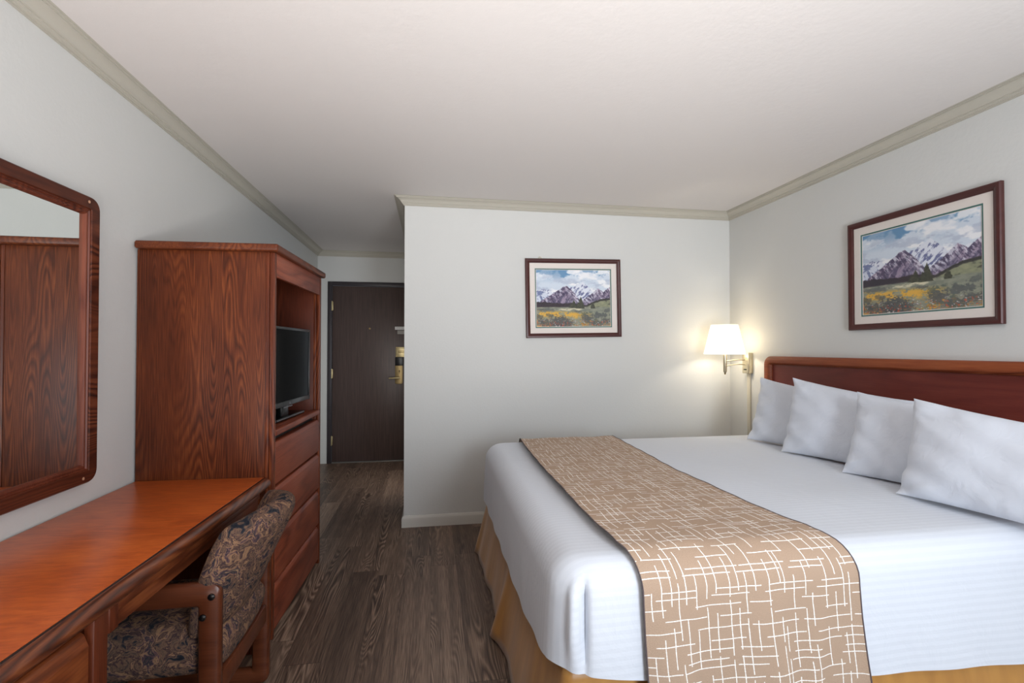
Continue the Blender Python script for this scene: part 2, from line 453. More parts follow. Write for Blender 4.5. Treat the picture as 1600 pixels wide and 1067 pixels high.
# ------------------------------------------------------------------ armoire with four drawers
TH = R(2.0)
Uv = Vector((math.cos(TH), -math.sin(TH), 0)); Vv = Vector((math.sin(TH), math.cos(TH), 0))
A0 = Vector((-.705, 2.37, 0)); D, Wd = .578, .815
arm = thing('armoire', 'tall reddish oak armoire with open television bay above four drawers', 'armoire', A0-Uv*D, (0,0,-TH))
# local: x back->front (0..D), y near->far (0..Wd)
s_ = MB().box((0,0,0), (D-.04,.020,1.757), .002)
s_.build('side_panel', M['oak_side'], arm)
MB().box((0,Wd-.02,0), (D-.04,Wd,1.757), .002).build('side_panel', M['oak_dark'], arm)
for y0 in (-.001, Wd-.024):
    st = MB(); st.box((D-.040,y0,0), (D-.024,y0+.025,1.757), .003); st.box((D-.023,y0,0), (D,y0+.025,1.757), .005)
    st.build('stile', M['oak_v'], arm)
MB().box((0,.02,.9), (.015,Wd-.02,1.757), 0).build('back_panel', M['oak_dark'], arm)
MB().box((D-.022,.025,1.648), (D-.003,Wd-.025,1.757), .003).build('header_rail', M['oak_drawer'], arm)
sh = MB(); sh.box((.015,.02,.918), (D-.03,Wd-.02,.940), 0); sh.box((D-.03,.022,.913), (D+.002,Wd-.022,.943), .007, 3)
sh.build('shelf', M['oak_drawer'], arm)
MB().box((D-.05,.0245,.0), (D-.045,Wd-.0245,.913)).build('drawer_gap_shade', M['dark_gap'], arm)  # near-black sheet paints in the shade of the gaps between drawers
tp = MB(); tp.box((.0,-.028,1.757), (D+.020,Wd+.03,1.792), .010, 3)
tp.build('cornice_top', M['oak_y'], arm)
zs = [(.889,.690), (.678,.466), (.454,.248), (.236,.030)]
for k, (zt, zb) in enumerate(zs):
    pr = [(D-.044,zb), (D-.002,zb), (D-.002,zt-.026), (D-.010,zt-.008), (D-.020,zt-.006), (D-.044,zt-.006)]
    # polygon in (x,z), extruded along y
    MB().prism(pr, 1, .030, Wd-.030, .003).build('drawer', M['oak_drawer'], arm)
    
# ------------------------------------------------------------------ television
tvp = arm.location + Uv*(D-.066) + Vv*.3625; tvp.z = .943
tv = thing('television', 'black flat screen television standing in the bay of the armoire', 'television', tvp, (0,0,-R(4.4)))
TW, TZ0, TZ1 = .655, .076, .486
bz = MB(); b0 = .014
bz.box((-.02,-TW/2,TZ0), (.022,-TW/2+b0,TZ1), .004); bz.box((-.02,TW/2-b0,TZ0), (.022,TW/2,TZ1), .004)
bz.box((-.02,-TW/2+b0,TZ1-b0), (.022,TW/2-b0,TZ1), .004); bz.box((-.02,-TW/2+b0,TZ0), (.022,TW/2-b0,TZ0+.026), .004)
bz.box((-.045,-TW/2+.02,TZ0+.02), (-.018,TW/2-.02,TZ1-.02), .01)
bz.build('bezel', M['black_satin'], tv)
MB().box((-.01,-TW/2+b0,TZ0+.026), (.018,TW/2-b0,TZ1-b0)).build('screen', M['screen'], tv, smooth=False)
MB().tube([(.0215,0,TZ0+.013), (.0235,0,TZ0+.013)], .007, 16).build('logo', M['silver'], tv)
MB().box((.012,-.06,TZ0-.010), (.016,.06,TZ0-.004), .0015).build('edge_highlight', M['silver'], tv)  # silver strip paints the highlight along the lower edge and neck
MB().box((-.03,-.05,.018), (.0,.05,TZ0+.03), .006).build('stand_neck', M['black_gloss'], tv)
sb = MB(); sb.box((-.15,-.15,.0005), (.012,.27,.018), .006, 3)
sbo = sb.build('stand_base', M['black_gloss'], tv)
MB().box((.0115,-.14,.008), (.0135,.26,.013), .001).build('stand_trim', M['silver'], sbo)

# ------------------------------------------------------------------ writing desk
dk = thing('writing_desk', 'long reddish oak writing desk with orange laminate top below the mirror', 'desk', arm.location + Uv*.004, (0,0,-TH))
# local frame as the armoire; runs toward -y
Y1, Y0 = -.004, -1.80
ZT = .735
MB().prism([(.0,Y1),(.535,Y1),(.535,Y0),(.064,Y0)], 2, ZT-.032, ZT, .0015).build('desktop', M['laminate'], dk)
MB().box((.5352,Y0+.001,ZT-.03), (.5415,Y1-.012,ZT-.0015)).build('edge_groove_shade', plain('dark_groove', (34,15,9), .5), dk)  # dark strip stands in for the shade of the groove along the laminate
prof = [(.5416,ZT-.004),(.5425,ZT-.0015),(.544,ZT-.0005),(.548,ZT),(.556,ZT-.003),(.563,ZT-.010),(.567,ZT-.020),(.567,ZT-.030),(.563,ZT-.038),(.556,ZT-.042),(.5416,ZT-.042)]
MB().prism(prof, 1, Y0, Y1-.012).build('edge_moulding', M['oak_edge'], dk, angle=60)
ap = MB(); ap.box((.515,-1.04,.622), (.540,-.09,.685), .004); ap.box((.530,-1.035,.664), (.549,-.09,.690), .005)
ap.build('apron', M['oak_y'], dk)
MB().box((.525,-1.043,.628), (.552,-1.010,.692), .003).build('corner_block', M['oak_v'], dk)
MB().box((.02,-.10,0), (.535,-.072,.700), .003).build('leg_panel', M['oak_v'], dk)
MB().box((.04,-1.045,.15), (.055,-.10,.70)).build('back_panel', M['oak_dark'], dk)  # unseen board added in dark wood to keep the kneehole dark
pd = MB(); pd.box((.05,-1.075,0), (.525,-1.048,.70), .003); pd.box((.07,-1.78,0), (.525,-1.75,.70), .003); pd.box((.07,-1.75,.0), (.085,-1.075,.70)); pd.box((.085,-1.75,.02), (.500,-1.075,.04))
pd.build('pedestal', M['oak_v'], dk)
MB().box((.525,-1.090,0), (.549,-1.043,.692), .004).build('stile', M['oak_v'], dk)
MB().box((.525,-1.78,0), (.549,-1.74,.692), .004).build('stile', M['oak_v'], dk)
MB().box((.498,-1.745,.02), (.505,-1.088,.692)).build('drawer_gap_shade', M['dark_gap'], dk)  # near-black sheet, shade of the drawer gaps put into its colour
for zt, zb in ((.668,.475),(.462,.265),(.252,.04)):
    pr = [(.506,zb), (.545,zb), (.545,zt-.032), (.535,zt-.006), (.528,zt), (.506,zt)]
    MB().prism(pr, 1, -1.735, -1.100, .003).build('drawer', oak('desk_drawer_%d' % int(zt*100), 'y', (62,27,13), (122,60,30), (170,96,50), rings=16, cross=6, along=.9, seed=zt*7), dk)

# ------------------------------------------------------------------ desk chair
CX, CY = -.63, 1.855           # rear of the posts / middle of the chair
chair = thing('desk_chair', 'wooden armchair in dark floral upholstery pushed under the desk', 'chair', (CX, CY, 0))
CH = .245                      # half width
def side_frame(y0, y1):
    L_, hA = -.50, .605
    t = bmesh.new()
    def rr(x0, x1, z0, z1, r, n=6):
        P = []
        for cx, cz, a0 in ((x1-r,z1-r,0),(x0+r,z1-r,90),(x0+r,z0+r,180),(x1-r,z0+r,270)):
            for k in range(n+1):
                a = R(a0+90*k/n); P.append((cx+r*math.cos(a), cz+r*math.sin(a)))
        return P
    out = rr(L_, 0, 0.0, hA, .035); inn = rr(L_+.06, -.062, .06, hA-.068, .006)
    n = len(out)
    ring = []
    e = .008
    def off(P, d):
        c = Vector((L_/2, hA/2)); q = []
        for x, z in P:
            sx = 1 if x > c.x else -1; sz = 1 if z > c.y else -1
            q.append((x-sx*d, z-sz*d))
        return q
    o2, i2 = off(out, e), off(inn, -e)
    for P, yy in ((o2, y0), (out, y0+e), (out, y1-e), (o2, y1), (i2, y1), (inn, y1-e), (inn, y0+e), (i2, y0)):
        ring.append([t.verts.new((x, yy, z)) for x, z in P])
    m = len(ring)
    for a in range(m):
        A, B = ring[a], ring[(a+1)%m]
        for k in range(n): t.faces.new((A[k], A[(k+1)%n], B[(k+1)%n], B[k]))
    b = MB(); b.bm.free(); b.bm = t
    return b
for sgn in (-1, 1):
    y0, y1 = (-CH, -CH+.035) if sgn < 0 else (CH-.035, CH)
    fr = side_frame(y0, y1).build('side_frame', M['oak_chair'], chair, angle=50)
    yo = y0-.001 if sgn < 0 else y1+.001
    for bx, bz_ in ((-.022,.568),(-.046,.508)):
        c_ = MB(); c_.tube([(bx,yo+.002*-sgn,bz_), (bx,yo+.003*sgn,bz_), (bx,yo+.005*sgn,bz_)], [.010,.010,.006], 14)
        c_.build('bolt', M['black_cap'], fr)
MB().box((-.030,-CH+.035,.245), (-.006,CH-.035,.312), .005).build('rear_rail', M['oak_chair'], chair)
MB().box((-.49,-CH+.035,.245), (-.465,CH-.035,.305), .005).build('front_rail', M['oak_chair'], chair)

def cushion(fn, H_, nu=26, nv=26, p=4., q=2., bulge=(1, 1)):
    """closed cushion: fn(s,t)->(point, normal); half thickness falls to zero along the rim"""
    b = MB()
    ss = [math.sin(math.pi/2*x) for x in np.linspace(-1, 1, nu)]
    tt = [math.sin(math.pi/2*x) for x in np.linspace(-1, 1, nv)]
    F, K = [], []
    for i, s in enumerate(ss):
        a, c = [], []
        for j, t in enumerate(tt):
            P, N = fn(s, t)
            h = H_*max(0, 1-abs(s)**p)**(1/q)*max(0, 1-abs(t)**p)**(1/q)
            edge = i in (0, nu-1) or j in (0, nv-1)
            v1 = b.bm.verts.new(P + N*h*bulge[0])
            v2 = v1 if edge else b.bm.verts.new(P - N*h*bulge[1])
            a.append(v1); c.append(v2)
        F.append(a); K.append(c)
    for i in range(nu-1):
        for j in range(nv-1):
            b.bm.faces.new((F[i][j], F[i+1][j], F[i+1][j+1], F[i][j+1]))
            q_ = (K[i][j], K[i][j+1], K[i+1][j+1], K[i+1][j])
            try: b.bm.faces.new(q_)
            except ValueError: pass
    return b
def seat_fn(s, t):
    k = .06
    x = s*math.sqrt(1-k*t*t); y = t*math.sqrt(1-k*s*s)
    return Vector((-.245+.245*x, (CH-.042)*y, (.372))), Vector((0,0,1))
cushion(seat_fn, .088, 30, 30, 6., 3.).build('seat', M['floral'], chair, angle=80)
def back_fn(s, t):
    k = .14
    y = s*math.sqrt(1-k*t*t); tt_ = t*math.sqrt(1-k*.6*s*s)
    q = (tt_+1)/2
    z = .425 + .365*q - .030*y*y*q
    sag = .050 + .080*q
    x = -.050 + .165*q**1.1 - sag*y*y
    nrm = Vector((1, 2*sag/CH*y, -.35)).normalized()
    return Vector((x, (CH-.012)*y, z)), nrm
cushion(back_fn, .044, 34, 34, 7., 2.6, (1.15, .9)).build('backrest', M['floral'], chair, angle=80)
for yy in (-.1, .1):
    MB().box((-.045,yy-.02,.36), (-.025,yy+.02,.50), .004).build('back_bracket', M['black_satin'], chair)

# ------------------------------------------------------------------ wall mirror
MY0, MY1, MZ0, MZ1 = 1.02, 2.088, .822, 1.880
mir = thing('wall_mirror', 'large wall mirror in dark oak frame above the desk', 'mirror', (XL+.007, (MY0+MY1)/2, MZ0), (0,0,R(-.65)))
mw, mh = MY1-MY0, MZ1-MZ0
def frame_ring(w_, h_, steps, rad, n=8, axis_map=None):
    """steps: (inset, height off the wall, corner radius factor); returns an MB of a closed frame (hollow middle)"""
    b = MB(); rings = []
    for ins, hh in steps:
        r = max(rad-ins, .0005); P = []
        x0, x1, z0, z1 = -w_/2+ins, w_/2-ins, ins, h_-ins
        for cx, cz, a0 in ((x1-r,z1-r,0),(x0+r,z1-r,90),(x0+r,z0+r,180),(x1-r,z0+r,270)):
            for k in range(n+1):
                a = R(a0+90*k/n); P.append(axis_map(cx+r*math.cos(a), hh, cz+r*math.sin(a)))
        rings.append([b.bm.verts.new(p_) for p_ in P])
    m = len(rings)
    for a in range(m):
        A, B = rings[a], rings[(a+1)%m]
        for k in range(len(A)): b.bm.faces.new((A[k], A[(k+1)%len(A)], B[(k+1)%len(A)], B[k]))
    return b
mp = lambda x, hh, z: Vector((hh, x, z))
def split_frame(name, steps, w_, h_, rad, axis_map, parent, mats):
    frame_ring(w_, h_, steps, rad, 8, axis_map).build(name, mats, parent, angle=30)
def mirror_frame_mat():
    # grain follows each member: level on the top and bottom rails, upright on the sides
    return M['oak_mirror_h']
split_frame('frame', [(.0,.0),(.0,.024),(.004,.029),(.044,.029),(.047,.026),(.047,.0)], mw, mh, .045, mp, mir, mirror_frame_mat())
split_frame('inner_moulding', [(.047,.0),(.047,.024),(.051,.025),(.054,.020),(.057,.020),(.060,.023),(.064,.022),(.068,.014),(.068,.0)], mw, mh, .004, mp, mir, M['oak_mirror_v'])
MB().box((.004,-mw/2+.055,.055), (.010,mw/2-.055,mh-.055)).build('mirror_glass', M['mirror'], mir, smooth=False)
for y_, z_ in ((mw/2-.062,mh-.021),(mw/2-.075,.021),(-mw/2+.062,mh-.021),(-mw/2+.075,.021)):
    MB().tube([(.028,y_,z_), (.0302,y_,z_)], .0055, 12).build('screw_plug', M['plug'], mir)

# ------------------------------------------------------------------ the two framed prints
def fbm(x, y, seed, octs=5, gain=.5):
    rs = np.random.RandomState(seed); tot = np.zeros_like(x); amp = 1.; nrm = 0.
    for o in range(octs):
        T = rs.rand(64, 64); fx = np.floor(x).astype(int); fy = np.floor(y).astype(int)
        dx = x-fx; dy = y-fy; dx = dx*dx*(3-2*dx); dy = dy*dy*(3-2*dy)
        g = lambda i, j: T[(fx+i)%64, (fy+j)%64]
        tot += amp*((g(0,0)*(1-dx)+g(1,0)*dx)*(1-dy) + (g(0,1)*(1-dx)+g(1,1)*dx)*dy); nrm += amp
        amp *= gain; x, y = (x*.8-y*.6)*2.03+17.1, (x*.6+y*.8)*2.03+13.3
    return tot/nrm
def paint_landscape(nu, nv):
    u, v = np.meshgrid(np.linspace(0,1,nu), np.linspace(0,1,nv), indexing='ij')   # v = 0 at the top
    C = lambda *c: np.array(c, float)/255
    img = np.zeros((nu, nv, 3))
    def lay(col, mask):
        nonlocal img
        m = np.clip(mask, 0, 1)[..., None]; img = img*(1-m) + (np.asarray(col) if np.ndim(col) == 3 else C(*col))*m
    def sm(x, a, b):
        t = np.clip((x-a)/(b-a), 0, 1); return t*t*(3-2*t)
    lay((212,222,234), np.ones_like(u))
    cl = fbm(u*5+.5, v*8, 3, 5, .55)
    lay((126,160,192), sm(.40-cl+.10*(v<.10), 0, .08)*sm(.26-v, 0, .2)*.8)
    for cu, cv, ru, rv in ((.40,.05,.16,.07),(.87,.04,.09,.07),(.02,.02,.05,.04)):
        lay((104,148,186), sm(1.15-np.hypot((u-cu)/ru, (v-cv)/rv)+1.6*(fbm(u*14, v*16, 9, 3)-.5), 0, .5))
    sh = fbm(u*7+3, v*10+1, 21, 5, .6)
    lay((246,246,248), sm(cl, .5, .66)*.9)
    lay((176,186,206), sm(sh, .54, .68)*.6*sm(v, .03, .2))
    def ridge(pts, jag, seed, f=18):
        h = np.interp(u[:,0], [p[0] for p in pts], [p[1] for p in pts])
        return (h + jag*(fbm(u[:,0]*f, u[:,0]*0+.3, seed, 5, .6)-.5))[:, None]
    # far snowy ridge
    r0 = ridge([(0,.36),(.08,.34),(.16,.36),(.26,.40),(.36,.40),(.46,.31),(.55,.24),(.63,.20),(.68,.26),(.74,.36),(.84,.36),(1,.34)], .10, 31)
    tx_ = fbm(u*40+v*26, v*14-u*8, 41, 5, .66)
    snow = C(226,230,240)*(1-sm(tx_, .47, .60)[...,None]) + C(112,118,158)*sm(tx_, .47, .60)[...,None]
    lay(snow, sm(v-r0, 0, .012))
    # blue far left
    r1 = ridge([(0,.38),(.06,.37),(.14,.42),(.20,.50),(.3,.6),(1,.7)], .05, 33)
    t1 = fbm(u*22-v*9, v*18, 47, 4, .6)
    lay(C(120,130,168)*(1-sm(t1,.45,.62)[...,None]) + C(214,220,234)*sm(t1,.45,.62)[...,None], sm(v-r1, 0, .012))
    # purple mountains
    for pts, seed in (([(0,.66),(.06,.55),(.16,.46),(.27,.38),(.36,.30),(.41,.285),(.47,.35),(.53,.44),(.58,.52),(.66,.62),(1,.8)], 35),
                      ([(0,.9),(.56,.60),(.64,.50),(.72,.44),(.78,.38),(.83,.315),(.88,.36),(.93,.42),(1,.50)], 37),
                      ([(0,.95),(.84,.55),(.90,.39),(.96,.33),(1,.29)], 39)):
        r = ridge(pts, .035, seed)
        t = fbm(u*34+v*20, v*9-u*6, seed+60, 5, .66); t2 = fbm(u*46-v*26, v*12+u*8, seed+90, 5, .66)
        base = C(98,90,116)*(1-sm(t,.40,.62)[...,None]) + C(158,142,164)*sm(t,.40,.62)[...,None]
        dk = sm(t2, .52, .62)[...,None]*.75; base = base*(1-dk) + C(66,58,84)*dk
        d = (v-r); sn = sm(.46-t2, 0, .06)*sm(.17-d, 0, .12)*.8
        base = base*(1-sn[...,None]) + C(224,222,234)*sn[...,None]
        lay(base, sm(d, 0, .010))
    lay((198,200,214), sm(.012-np.abs(v-.555-.02*(fbm(u*8,v*0,5,3)-.5)), -.02, .012)*.35*sm(u, .3, .5))
    # dark treeline, then green hill on the right
    r = ridge([(0,.565),(.12,.560),(.25,.58),(.40,.585),(.5,.575),(.56,.60),(.7,.62),(1,.62)], .03, 51, 40)
    n1 = fbm(u*30, v*30, 52, 4, .6)
    lay(C(58,46,58)*(1-n1[...,None]*.5) + C(70,70,60)*n1[...,None]*.5, sm(v-r, 0, .01))
    r = ridge([(0,.9),(.62,.645),(.70,.61),(.78,.56),(.86,.525),(.92,.515),(1,.50)], .02, 53, 30)
    lay((56,54,52), sm(v-r+.012, 0, .01)*sm(u,.64,.7))
    n2 = fbm(u*18, v*26, 54, 4, .6)
    lay(C(112,120,98)*(1-n2[...,None]) + C(168,166,132)*n2[...,None], sm(v-r-.018, 0, .02)*sm(u,.6,.66)*sm(n2, .2, .45))
    # meadow
    n3 = fbm(u*14, v*40, 55, 5, .6); n4 = fbm(u*26, v*30, 56, 5, .65); n5 = fbm(u*60, v*60, 57, 3, .6)
    mead = C(104,112,104)*(1-n3[...,None]) + C(178,176,150)*n3[...,None]
    lay(mead, sm(v-.645-.012*(n4-.5), 0, .02))
    lay((226,218,188), sm(n3, .48, .62)*sm(.03-np.abs(v-.69-.03*(u-.4)), -.015, .02)*sm(u,.15,.4)*sm(.8-u,0,.3)*.9)
    yb = .055-np.abs(v-.79-.05*(u-.3)-.02*(n4-.5))
    lay((228,176,70), sm(yb, -.03, .03)*sm(n4, .36, .5)*sm(.82-u, 0, .25)*.95)
    lay((222,158,60), sm(n4, .48, .58)*sm(v, .84, .90)*.9)
    lay((78,92,88), sm(n3*.5+n4*.5, .5, .58)*sm(v, .70, .74)*sm(u, .5, .66)*.75)
    for cu, cv, ru, rv, dk_ in ((.30,.94,.15,.12,.95),(.10,.93,.09,.07,.8),(.45,.93,.07,.05,.7),(.80,.93,.10,.05,.75),(.93,.90,.08,.06,.75),(.03,.82,.06,.04,.7),(.18,.80,.06,.03,.6),(.68,.85,.08,.06,.85),(.86,.80,.12,.05,.75),(.95,.72,.06,.035,.6),(.12,.70,.14,.03,.55),(.55,.74,.06,.02,.6)):
        lay(C(60,62,64)*(1-n4[...,None]) + C(110,112,112)*n4[...,None], sm(1.1-np.hypot((u-cu)/ru, (v-cv)/rv)+1.5*(n5-.5)+1.2*(n4-.5), 0, .35)*dk_)
    lay((240,232,226), sm(n5, .66, .74)*sm(v,.84,.88)*.8*sm(n3,.4,.6))
    lay((206,92,62), sm(fbm(u*70, v*60, 58, 3, .6), .66, .72)*sm(v,.87,.92)*.8)
    # conifers
    for cu, top, bot, wd in ((.595,.47,.68,.062),(.56,.56,.68,.04),(.50,.53,.675,.05),(.755,.575,.68,.05),(.465,.58,.665,.04)):
        q = np.clip((v-top)/(bot-top), 0, 1); edge = wd*(q**.8)*(.75+.9*(fbm(u*50, v*44, 61, 3, .6)-.4))
        lay(C(44,48,40)*(1-n5[...,None]) + C(92,92,72)*n5[...,None], sm(edge-np.abs(u-cu), -.004, .006)*(q > 0)*(q < 1))
    img = np.clip(img, 0, 1)
    return np.where(img <= .04045, img/12.92, ((img+.055)/1.055)**2.4)
NU, NV = 340, 260
ART = paint_landscape(NU, NV)
def print_mesh(w_, h_):
    b = MB(); P = [[Vector((-w_/2+w_*i/(NU-1), 0, h_/2-h_*j/(NV-1))) for j in range(NV)] for i in range(NU)]
    b.grid(P); me = bpy.data.meshes.new('art'); b.bm.verts.ensure_lookup_table(); b.bm.to_mesh(me); b.bm.free()
    at = me.color_attributes.new('Col', 'FLOAT_COLOR', 'POINT')
    rgba = np.ones((NU*NV, 4), np.float32); rgba[:, :3] = ART.reshape(-1, 3)
    at.data.foreach_set('color', rgba.ravel()); me.materials.append(M['print'])
    return me
def picture(label, loc, rot, w_, h_):
    """local: x across, -y toward the room, z up; origin bottom middle of the back"""
    t = thing('framed_picture', label, 'picture', loc, rot, 'framed mountain prints')
    am = lambda x, hh, z: Vector((x, -hh, z))
    frame_ring(w_, h_, [(.0,.002),(.0,.018),(.004,.024),(.012,.026),(.020,.022),(.027,.019),(.030,.015),(.034,.014),(.034,.002)], .001, 1, am).build('frame', M['mahogany'], t, angle=30)
    frame_ring(w_, h_, [(.030,.004),(.030,.0105),(.076,.0105),(.0775,.004)], .0005, 1, am).build('mat_board', M['mat_white'], t, angle=20)
    frame_ring(w_, h_, [(.074,.004),(.074,.0085),(.0835,.0085),(.0845,.004)], .0005, 1, am).build('inner_mat', M['mat_green'], t, angle=20)
    frame_ring(w_, h_, [(.082,.004),(.082,.0070),(.0865,.0070),(.0875,.004)], .0005, 1, am).build('inner_mat', M['mat_white'], t, angle=20)
    MB().box((-w_/2+.01,-.004,.01), (w_/2-.01,-.001,h_-.01)).build('backing', M['mat_white'], t)
    o = bpy.data.objects.new('print', print_mesh(w_-.168, h_-.168)); COL.objects.link(o); o.parent = t; o.location = (0,-.0055,h_/2)
    MB().box((-w_/2+.031,-.0135,.031), (w_/2-.031,-.0120,h_-.031)).build('glass', M['glass'], t, smooth=False)
    return t
pw, ph = .772, .615
small = picture('mountain print in brown frame on the partition beside the entry hall', (1.107, YP-.001, 1.7065-ph/2+.006), (0, -.0165, 0), pw, ph)
lo = MB(); lo.tube([(-.265+.012*math.cos(a), -.002, ph+.002+.013*math.sin(a)) for a in np.linspace(.0, math.pi, 9)], .0026, 8)
lo.build('hanger', M['nickel'], small)
big = picture('mountain print in brown frame hanging above the headboard', (XR-.001, 2.118, 1.423), (0, 0, R(-90)), .787, .622)
big.rotation_euler = (R(-.0), 0, R(-90))

# ------------------------------------------------------------------ bed
BX0, BX1, BY0, BY1, BZ = .345, 2.385, 1.335, 3.245, .702
bed = thing('bed', 'wide hotel bed with gold pleated skirt under white sheet', 'bed', (BX0, BY0, 0))
BL, BWd = BX1-BX0, BY1-BY0
MB().box((.03,.03,.36), (BL-.005,BWd-.03,BZ-.03), .08, 4).build('mattress', M['pillow'], bed)
MB().box((.06,.06,.08), (BL-.005,BWd-.06,.36), .03, 3).build('box_spring', M['pillow'], bed)
for lx in (.15, BL-.15):
    for ly in (.2, BWd-.2):
        MB().tube([(lx,ly,.0),(lx,ly,.085)], .025, 12).build('leg', M['black_satin'], bed)

def perimeter(x0, x1, y0, y1, r, step=.02):
    """open path: head end far side -> foot far corner -> foot near corner -> head end near side; returns (x,y,nx,ny,s)"""
    P = []
    def line(a, b):
        n = max(2, int((Vector(b)-Vector(a)).length/step))
        return [Vector(a)+(Vector(b)-Vector(a))*k/n for k in range(n)]
    seg = []
    seg += [(p, (0,1)) for p in line((x1,y1), (x0+r,y1))]
    seg += [(Vector((x0+r+r*math.cos(a), y1-r+r*math.sin(a))), (math.cos(a), math.sin(a))) for a in np.linspace(math.pi/2, math.pi, 10)[:-1]]
    seg += [(p, (-1,0)) for p in line((x0,y1-r), (x0,y0+r))]
    seg += [(Vector((x0+r+r*math.cos(a), y0+r+r*math.sin(a))), (math.cos(a), math.sin(a))) for a in np.linspace(math.pi, 1.5*math.pi, 26)[:-1]]
    seg += [(p, (0,-1)) for p in line((x0+r,y0), (x1,y0))] + [(Vector((x1,y0)), (0,-1))]
    s = 0; prev = None
    for p, n in seg:
        if prev is not None: s += (p-prev).length
        prev = p; P.append((p.x, p.y, n[0], n[1], s))
    return P
# white striped bedspread: side wall, rolled edge and top in one cloth
def bottom_z(x, y):
    near = max(0, 1-math.hypot(x-BX0, y-BY0)/.55)
    if y < BY0+.1: return .345 - .07*min(1, max(0, (x-BX0)/1.7)) + .065*near
    return .352 + .065*near**1.5
def bedspread():
    r = .095; per = perimeter(BX0, BX1, BY0, BY1, .125, .01)
    rows = []
    lv = 12; arc = 8
    for x, y, nx, ny, s in per:
        zb = bottom_z(x, y); row = []
        for k in range(lv+1):
            q = k/lv; z = zb + (BZ-r-zb)*q
            o = .003*math.sin(s*23+z*9)*(1-q) + .004*math.sin(q*math.pi) + .010*(1-q)**2
            # sewn corner fold at the near foot corner
            cd_ = (s - SC)/.016
            o += .020*math.exp(-cd_*cd_)*min(1, q*1.5+.3) - .030*math.exp(-((s-SC-.030)/.009)**2)*min(1, q*1.5+.3)
            row.append(Vector((x+nx*o, y+ny*o, z)))
        for k in range(1, arc+1):
            a = k/arc*math.pi/2; ins = r*(1-math.cos(a))
            o = (.020*math.exp(-((s-SC)/.016)**2) - .030*math.exp(-((s-SC-.030)/.009)**2))*max(0, 1-k/3)
            row.append(Vector((x-nx*(ins-o), y-ny*(ins-o), BZ-r+r*math.sin(a))))
        rows.append(row)
    b = MB(); V = b.grid(rows)
    # top: rows of points from far rim to near rim
    rim = [v[-1] for v in V]
    bmesh.ops.contextual_create(b.bm, geom=rim)
    b.bm.faces.ensure_lookup_table()
    big_f = max(b.bm.faces, key=lambda f: len(f.verts))
    bmesh.ops.delete(b.bm, geom=[big_f], context='FACES_ONLY')
    # fill as a fan of inset rings towards the middle of the bed
    cx, cy = (BX0+BX1)/2+.2, (BY0+BY1)/2
    prev = rim; n = len(rim)
    def top_z(x, y): 
        e = min(1, min(x-BX0, y-BY0, BY1-y)/.5)
        return BZ + .010*e + .0022*math.sin(x*9+y*4) + .0018*math.sin(y*13-x*5)
    for k in range(1, 13):
        q = k/12; cur = []
        for i, v0 in enumerate(rim):
            x = v0.co.x + (min(max(cx, v0.co.x), BX1) - v0.co.x)*q; y = v0.co.y + (cy-v0.co.y)*q
            if abs(v0.co.x-BX1) < 1e-4: x = BX1
            cur.append(b.bm.verts.new((x, y, v0.co.z*(1-min(1,q*3)) + top_z(x, y)*min(1,q*3))))
        for i in range(n-1): b.bm.faces.new((prev[i], prev[i+1], cur[i+1], cur[i]))
        prev = cur
    bmesh.ops.remove_doubles(b.bm, verts=b.bm.verts[:], dist=.0004)
    bmesh.ops.dissolve_degenerate(b.bm, dist=.0001, edges=b.bm.edges[:])
    bmesh.ops.recalc_face_normals(b.bm, faces=b.bm.faces[:])
    uvl = b.bm.loops.layers.uv.new('UVMap')
    for f_ in b.bm.faces:
        side = abs(f_.normal.y) > .72
        for l in f_.loops:
            c = l.vert.co
            l[uvl].uv = (c.x, c.z+1.33) if side else (c.x, c.y)
    return b
_per = perimeter(BX0, BX1, BY0, BY1, .125, .01)
SC = min(_per, key=lambda p: math.hypot(p[0]-(BX0+.055), p[1]-(BY0+.02)))[4]
sp = bedspread().build('bedspread', M['sheet'], angle=80)
tag(sp, 'white striped bedspread covering the wide bed', 'bedspread')

def skirt():
    per = perimeter(.012, BL-.005, .012, BWd-.012, .05, .012)
    rows = []
    for x, y, nx, ny, s in per:
        row = []
        for k in range(11):
            q = k/10                       # 0 top, 1 hem
            w_ = .55*math.sin(s*9+.9*math.sin(s*4)) + .25*math.sin(s*23+1.)
            o = -.024 + .075*q**1.1 + .017*w_*q**1.1
            for cs in (2.06, 2.06+.95):    # split pleats
                o += .028*q*math.exp(-((s-cs)/.05)**2)
            row.append(Vector((x+nx*o, y+ny*o, .40-(.40-.006-.010*abs(w_))*q)))
        rows.append(row)
    b = MB(); b.grid(rows)
    return b
sk = skirt().build('bed_skirt', M['satin'], bed, angle=80)
sm_ = sk.modifiers.new('cloth', 'SOLIDIFY'); sm_.thickness = .003

